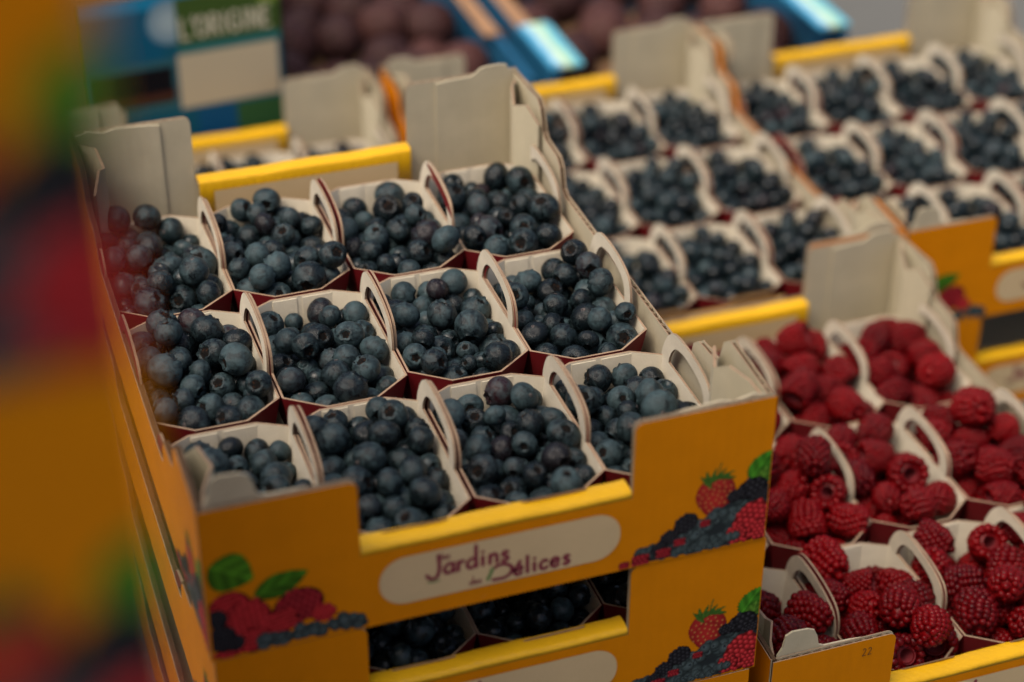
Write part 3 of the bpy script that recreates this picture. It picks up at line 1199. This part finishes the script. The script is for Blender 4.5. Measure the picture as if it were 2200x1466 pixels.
def rasp_mesh(seed, sub):
    """unit raspberry: about one long, hollow end at -z; drupelets on a rounded cone round a core"""
    r = random.Random(seed)
    sv, sf = ico(sub)
    V, F, I = [], [], []
    base = 0
    rows = 9
    Rb = .80 + r.uniform(-.06, .06)
    Ln = 1.15 + r.uniform(-.08, .14)
    for q in range(rows):
        t = q / (rows - 1)
        z = -.62 * Ln + t * 1.42 * Ln
        rr_ = Rb * math.sqrt(max(0.0, 1 - max(0, t - .12) ** 2.3 / .80)) if t < .98 else 0.0
        if q == 0: rr_ *= .90
        n_ = max(1, int(round(2 * math.pi * rr_ / .345)))
        for k in range(n_):
            a = 2 * math.pi * (k + .5 * (q % 2)) / n_ + r.uniform(-.05, .05)
            s = .215 * (1 + r.uniform(-.10, .10)) * (1.0 if t < .8 else .9)
            c = np.array([rr_ * math.cos(a), rr_ * math.sin(a), z + r.uniform(-.02, .02)])
            V.append(sv * np.array([s, s, s * .88]) + c)
            F += [tuple(base + x for x in f) for f in sf]
            I += [0] * len(sf)
            base += len(sv)
    # inner core surface and the cavity
    seg = 14
    prof_ = [(.42 * Rb, -.60 * Ln), (.92 * Rb, -.56 * Ln), (.98 * Rb, -.2 * Ln), (.80 * Rb, .3 * Ln), (.45 * Rb, .62 * Ln), (0.02, .75 * Ln)]
    cav = [(.52 * Rb, -.66 * Ln), (.42 * Rb, -.45 * Ln), (.36 * Rb, -.1 * Ln), (.02, .28 * Ln)]
    for pr, mi_, rev in ((prof_, 0, False), (cav, 1, False)):
        vs = [np.array([x * math.cos(2 * math.pi * k / seg), x * math.sin(2 * math.pi * k / seg), z]) for x, z in pr for k in range(seg)]
        V.append(np.array(vs))
        for q in range(len(pr) - 1):
            for k in range(seg):
                k2 = (k + 1) % seg
                F.append((base + q * seg + k, base + q * seg + k2, base + (q + 1) * seg + k2, base + (q + 1) * seg + k))
                I.append(mi_)
        base += len(vs)
    return np.concatenate(V), F, I


RV = []
for s in range(6):
    vs, fs, ii = rasp_mesh(s, 2)
    nmain = len(fs)
    keep = [k for k in range(nmain) if ii[k] == 0]
    cavf = [fs[k] for k in range(nmain) if ii[k] == 1]
    used = sorted({x for f in cavf for x in f})
    mp = {x: k for k, x in enumerate(used)}
    me = mesh("raspberry", vs[:used[0]].tolist(), [fs[k] for k in keep], [M_RASP], smooth=True)
    ce = mesh("hollow", vs[used].tolist(), [tuple(mp[x] for x in f) for f in cavf], [M_RHOL], smooth=True)
    RV.append((me, ce))
ar = visible_area(rasps)
order = np.argsort(-ar)
nshow = int((ar > 250).sum())
single = set(order[:min(300, nshow)].tolist())
things, mass, mf, at_ = [], [], [], []
RLOW = [rasp_mesh(50 + s, 1)[:2] for s in range(2)]
for k, b in enumerate(rasps):
    d = Vector((rb.gauss(0, 1), rb.gauss(0, 1), rb.gauss(0, .55))).normalized()
    d = (d + (CAM_POS - b['p']).normalized() * .55).normalized()
    if rb.random() < .07:
        d = -(CAM_POS - b['p']).normalized() + Vector((rb.gauss(0, .3), rb.gauss(0, .3), rb.gauss(0, .3)))   # hollow towards the viewer
        d.normalize()
    q = d.to_track_quat('Z', 'Y') @ Quaternion((0, 0, 1), rb.uniform(0, 6.28))
    ripe = min(1, max(0, rb.gauss(.57, .33)))
    if k not in single:
        mass.append(b)
        vs, fs = RLOW[k % 2]
        mf.append((vs, fs, q, b['r'] * .98))
        at_.append((ripe, 0))
        continue
    f = -d.dot((CAM_POS - b['p']).normalized())
    size = "large" if b['r'] > .0127 else "small" if b['r'] < .0117 else "medium"
    tone = "bright red" if ripe < .33 else "dark" if ripe > .68 else "red"
    hol = "hollow facing" if f > .72 else "lying sideways" if f > -.55 else "tip facing"
    b.update(q=q, ripe=ripe, var=rb.randrange(6), label="%s %s raspberry, %s, %s in %s row's %s punnet" % (size, tone, hol, zone(b['l']), ROWN[b['j']], COLN[b['i']]))
    things.append(b)
uniq(things)
for b in things:
    me, ce = RV[b['var']]
    o = bpy.data.objects.new("raspberry", me)
    COL.objects.link(o)
    o.location = b['p']
    o.rotation_mode = 'QUATERNION'
    o.rotation_quaternion = b['q']
    o.scale = (b['r'] * .98,) * 3
    o.color = (b['ripe'], 0, 0, 1)
    tag(o, b['label'], "raspberry", "raspberries in the %s row's %s punnet" % (ROWN[b['j']], COLN[b['i']]))
    c = bpy.data.objects.new("hollow", ce)
    COL.objects.link(c)
    c.parent = o
if mass:
    o = obj("raspberries", mass_mesh("raspberries", mass, mf, M_RASPS, at_))
    tag(o, "remaining raspberries buried under the top layer in the raspberry punnets", "raspberries", kind="stuff")

# ------------------------------------------------------------------ what stands behind: fruit boxes and the printed box
M_DBLUE = board("box_blue", (0.010, 0.085, 0.17), .1, .55, .3, .1)
M_LBLUE = board("box_light_blue", (0.16, 0.42, 0.55), .25, .5, .3, .1)
M_KRAFT = board("box_kraft", (0.30, 0.17, 0.09), .2, .8, .2, .3)
n = N("tab_print")
sx = n.new("ShaderNodeSeparateXYZ")
n.link(n.coord(), sx.inputs[0])
n.base(n.ramp(n.math('MULTIPLY', n.math('ADD', sx.outputs[0], n.math('MULTIPLY', n.noise(60, 2), .012)), 28.0), [(.30, (.05, .30, .50)), (.50, (.45, .62, .62)), (.68, (.42, .58, .30)), (.9, (.10, .40, .52))]))
M_TABP = n.m


def fruit_box(x0, x1, y0, y1, z0, z1, label, tabs=()):
    cx, cy = (x0 + x1) / 2, (y0 + y1) / 2
    r = empty("fruit_box", (cx, cy, z0))
    hx, hy, h = (x1 - x0) / 2, (y1 - y0) / 2, z1 - z0
    t = .006
    for s in (-1, 1):
        g = G(); xa = s * hx; xb = s * (hx - t)
        g.box(min(xa, xb), max(xa, xb), -hy, hy, 0, h, 0)
        obj("side_panel", g.mesh("side_panel", [M_DBLUE]), r)
        g = G()
        g.box(min(s * hx, s * (hx - .016)), max(s * hx, s * (hx - .016)), -hy + .1, hy, h + .0002, h + .0022, 0)
        obj("folded_edge", g.mesh("folded_edge", [M_KRAFT]), r)
        g = G(); ya, yb = s * hy, s * (hy - t)
        g.box(-hx + t, hx - t, min(ya, yb), max(ya, yb), 0, h * .72, 0)
        obj("end_panel", g.mesh("end_panel", [M_DBLUE]), r)
    g = G()
    g.box(-hx + t, hx - t, -hy + t, hy - t, .002, .006, 0)
    obj("base_panel", g.mesh("base_panel", [M_KRAFT]), r)
    # printed flap lying along the top of a side wall at the front corner
    for sx_ in tabs:
        g = G()
        g.prism([(0, 0), (.032, 0), (.032, .094), (.028, .099), (.004, .099), (0, .094)], lambda u, w, d: (u, w, d), .003, 0, 0, 0, 0)
        obj("corner_flap", g.mesh("corner_flap", [M_TABP]), r, (-hx - .002 if sx_ < 0 else hx - .030, -hy + .001, h + .0025))
    tag(r, label, "fruit box", "blue cardboard fruit boxes at the back")
    return r


FB = fruit_box(.232, .466, .826, 1.226, TABLE_Z, -.134, "open blue fruit box behind the middle stack, heaped with dark round fruit")
FB2 = fruit_box(.486, .790, .832, 1.232, TABLE_Z, -.134, "open blue fruit box of dark fruit behind the blueberries right of the middle stack", (-1, 1))
n = N("dark_fruit_skin")
oi = n.new("ShaderNodeObjectInfo")
n.base(n.mix(n.math("POWER", oi.outputs["Random"], 1.4), n.ramp(n.noise(3, 5), [(.3, (0.016, 0.008, 0.0075)), (.7, (0.050, 0.021, 0.020))]), n.ramp(n.noise(5, 5), [(.3, (0.05, 0.020, 0.016)), (.7, (0.085, 0.034, 0.029))])))
n.set(Roughness=.45, Specular_IOR_Level=.12)
n.bump(n.noise(16, 4), .25, .03)
M_DF = n.m
n = N("stalk")
n.base((.05, .035, .02))
M_STALK = n.m


def dark_fruit_mesh(seed):
    r = random.Random(seed)
    seg, rings = 22, 14
    vs, fs = [], []
    for q in range(rings + 1):
        th_ = math.pi * q / rings
        for k in range(seg):
            ph = 2 * math.pi * k / seg
            R = 1 + .03 * math.sin(2 * ph + seed) - .05 * math.exp(-(th_ / .25) ** 2)
            vs.append((R * math.sin(th_) * math.cos(ph), R * math.sin(th_) * math.sin(ph), R * math.cos(th_) * (1.12 if th_ < 1.57 else 1.0)))
    for q in range(rings):
        for k in range(seg):
            fs.append((q * seg + k, (q + 1) * seg + k, (q + 1) * seg + (k + 1) % seg, q * seg + (k + 1) % seg))
    return mesh("dark_fruit", vs, fs, [M_DF], smooth=True)


DFM = [dark_fruit_mesh(s) for s in range(3)]
g = G()
vs = [(.10 * math.cos(k * 1.047), .10 * math.sin(k * 1.047), 1.02) for k in range(6)] + [(.07 * math.cos(k * 1.047), .07 * math.sin(k * 1.047), 1.22) for k in range(6)]
g.add(vs, [(k, (k + 1) % 6, 6 + (k + 1) % 6, 6 + k) for k in range(6)] + [range(6, 12)], 0)
STALK = g.mesh("stalk", [M_STALK])
rd_ = random.Random(3)
for bx, (x0, x1), nm in ((FB, (.232, .466), "box behind the middle stack"), (FB2, (.486, .790), "box behind the blurred blueberries")):
    items = []
    k = 0
    for row in range(7):
        for c in range(4):
            wx = x1 - x0 - .074
            x = x0 + .031 + wx * (c + (.0 if row % 2 == 0 else .35)) / 3.35 + rd_.uniform(-.006, .006)
            y = .868 + row * .0530 + rd_.uniform(-.006, .006)
            z = -.170 + rd_.uniform(-.020, .014)
            u, w, _ = project((x, y, z))
            rr_ = .0270 + rd_.uniform(-.003, .002)
            items.append(dict(p=Vector((x, y, z)), r=rr_, w=w, u=u, row=row))
    shown = [it for it in items if it['w'] > -70]
    for it in items:
        o = bpy.data.objects.new("dark_fruit", DFM[k % 3])
        k += 1
        COL.objects.link(o)
        o.location = it['p']
        o.rotation_euler = (rd_.uniform(0, 3), rd_.uniform(0, 3), rd_.uniform(0, 6))
        o.scale = (it['r'],) * 3
        cc = bpy.data.objects.new("stalk", STALK)
        COL.objects.link(cc)
        cc.parent = o
        rn = ("front", "second", "third", "fourth", "fifth", "sixth", "seventh", "rear")[it['row']]
        nth = [q for q in items if q['row'] == it['row']]
        nth = sorted(nth, key=lambda q: q['u']).index(it)
        tag(o, "dark purple-brown fruit, %s, %s row of the %s" % (("leftmost", "second from left", "third from left", "rightmost")[nth], rn, nm),
            "fruit", "dark round fruit in the blue boxes")

# printed box on the left at the back
gx0, gx1, gy, gz1 = .044, .2265, .838, -.0085
p = Paint(0, 0, .1825, .258, .0017)
p.put(np.ones_like(p.a, bool), (.008, .080, .125))
U, Wd = p.U, p.Wd
p.put(Wd > .245, (.014, .19, .34))
p.put((Wd < .245) & (U < .075) & (Wd > .195), (.006, .082, .15))
cl = np.exp(-(((U - .082) / .020) ** 2 + ((Wd - .232) / .020) ** 2))
p.put(cl > .35, np.clip(cl[..., None] * np.array((.30, .38, .40)) + np.array((.02, .12, .2)) * (1 - cl[..., None]), 0, 1))
p.put((U > .088) & (Wd > .208) & (Wd < .252 + .05 * (U - .09)), (.045, .085, .018))
p.put((U > .16) & (Wd > .235), (.13, .20, .03))
p.put((U > .088) & (Wd > .200) & (Wd <= .208), (.02, .13, .13))
p.put((U > .086) & (U < .176) & (Wd < .200) & (Wd > .148), (.46, .39, .26))
p.put((U < .084) & (Wd < .198) & (Wd > .150), (.03, .10, .12))
e1 = ((U - .043) / .040) ** 2 + ((Wd - .178) / .0165) ** 2
p.put((U > .006) & (U < .080) & (Wd > .158) & (Wd < .192), (.02, .022, .012))
p.put((U > .010) & (U < .082) & (Wd > .160) & (Wd < .170), (.06, .022, .014))
p.put((U > .026) & (U < .080) & (Wd > .168) & (Wd < .192), (.006, .006, .008))
p.put((U > .1) & (Wd < .146), (.008, .07, .16))
p.put((U > .135) & (Wd < .146), (.03, .09, .03))
p.put((U < .035) & (Wd < .158) & (Wd > .12), (.40, .36, .26))
p.put(U > .1785, (.012, .014, .012))
p.put(U < .003, (.10, .13, .04))
r = empty("printed_box", ((gx0 + gx1) / 2, gy + .15, TABLE_Z))
g = G()
hx = (gx1 - gx0) / 2
hz = gz1 - TABLE_Z
g.box(-hx, hx, -.15, .15, 0, hz, 0)
obj("carton", g.mesh("carton", [M_CORE]), r)
o = obj("front_print", p.mesh("front_print", M_PRINT, .0004), r, (-hx, -.15, hz - .258))
CAPS = {'L': [[(0, 1), (0, .5), (0, 0)], [(0, 0), (.3, 0), (.55, 0)]], "'": [[(.1, 1.05), (.08, .9), (.02, .75)]],
        'O': [[(.32, 1), (.02, .75), (.02, .25), (.32, 0), (.62, .25), (.62, .75), (.32, 1)]],
        'R': [[(0, 0), (0, .5), (0, 1)], [(0, 1), (.4, .95), (.5, .72), (.35, .5), (0, .48)], [(.2, .48), (.4, .2), (.55, 0)]],
        'I': [[(.08, 0), (.08, .5), (.08, 1)]], 'G': [[(.6, .85), (.32, 1), (.02, .72), (.02, .25), (.34, 0), (.6, .2), (.6, .45), (.36, .45)]],
        'N': [[(0, 0), (0, .5), (0, 1)], [(0, 1), (.28, .5), (.56, 0)], [(.56, 0), (.56, .5), (.56, 1)]],
        'E': [[(0, 0), (0, .5), (0, 1)], [(0, 1), (.25, 1), (.5, 1)], [(0, .5), (.2, .5), (.42, .5)], [(0, 0), (.25, 0), (.5, 0)]]}
ADV = {'L': .75, "'": .3, 'O': .95, 'R': .85, 'I': .46, 'G': .92, 'N': .88, 'E': .8}
g = G()
x = .0915
for ch in "L'ORIGINE":
    for q, st in enumerate(CAPS[ch]):
        stroke(g, [(x + a * .0130, .2145 + b * .0185) for a, b in st], .0028, -.0010 - .00003 * q, 0)
    x += ADV[ch] * .0130
lt = obj("lettering", g.mesh("lettering", [board("cream_ink", (.50, .47, .33), .1)]), o)
r.rotation_euler = (0, 0, rad(4))
tag(r, "blue and green printed fruit box with a cream panel, upright at the back left", "box")

# ------------------------------------------------------------------ added tarp on poles, out of view, placed to shade the near stack
M_SHADE_TARP = board("green_shade_tarp", (0.05, 0.075, 0.06), .2, .7, .3, .2)
M_POLE = board("steel_pole", (0.25, 0.25, 0.25), .1, .4, .5, .05)
t = empty("added_shade_tarp", (-.47, -1.02, TABLE_Z - .75))
g = G()
cols, rows_ = 24, 6
vs = []
for j in range(rows_ + 1):
    for k in range(cols + 1):
        y = -.60 + 1.18 * k / cols
        vs.append((.018 * math.sin(k * .9) * (1 - .5 * j / rows_), y, .10 + 2.45 * j / rows_))
nv = len(vs)
vs += [(x - .0015, y, z) for x, y, z in vs]
fs = []
for j in range(rows_):
    for k in range(cols):
        a = j * (cols + 1) + k
        q = (a, a + 1, a + cols + 2, a + cols + 1)
        fs += [q, tuple(nv + v_ for v_ in q[::-1])]
g.add(vs, fs, 0)
obj("cloth", g.mesh("cloth", [M_SHADE_TARP], True), t)
for y in (-.62, .60):
    g = G()
    ring = [(.016 * math.cos(a * math.pi / 5), y + .016 * math.sin(a * math.pi / 5)) for a in range(10)]
    g.prism(ring, lambda u, w, d: (u, w, d), 2.6, 0, 0, 0, 0)
    obj("pole", g.mesh("pole", [M_POLE]), t)
tag(t, "added dark green tarp on two poles, out of view, shading the near stack", "tarp")

# ------------------------------------------------------------------ table and ground
M_TABLE = board("pale_table", (0.11, 0.11, 0.10), .08, .7, .3, .1)
M_LEG = board("grey_metal", (0.2, 0.2, 0.2), .1, .4, .5, .05)
t = empty("market_table", (.35, .55, TABLE_Z - .75))
g = G()
g.box(-1.15, 1.15, -1.12, 1.5, .72, .75, 0)
obj("table_top", g.mesh("table_top", [M_TABLE]), t)
for sx_ in (-1, 1):
    for sy_ in (-1.05, 1.42):
        g = G()
        g.box(sx_ * 1.08 - .03, sx_ * 1.08 + .03, sy_ - .03, sy_ + .03, 0, .72, 0)
        obj("leg", g.mesh("leg", [M_LEG]), t)
tag(t, "pale grey market table under all the crates and boxes", "table")
n = N("paving")
n.base(n.ramp(n.noise(3, 6), [(.3, (.16, .155, .15)), (.7, (.26, .25, .24))]))
n.set(Roughness=.9)
g = G()
g.add([(-60, -60, 0), (60, -60, 0), (60, 60, 0), (-60, 60, 0)], [(0, 1, 2, 3)], 0)
o = obj("ground", g.mesh("ground", [n.m]), None, (0, 0, TABLE_Z - .7502))
o["kind"] = "structure"
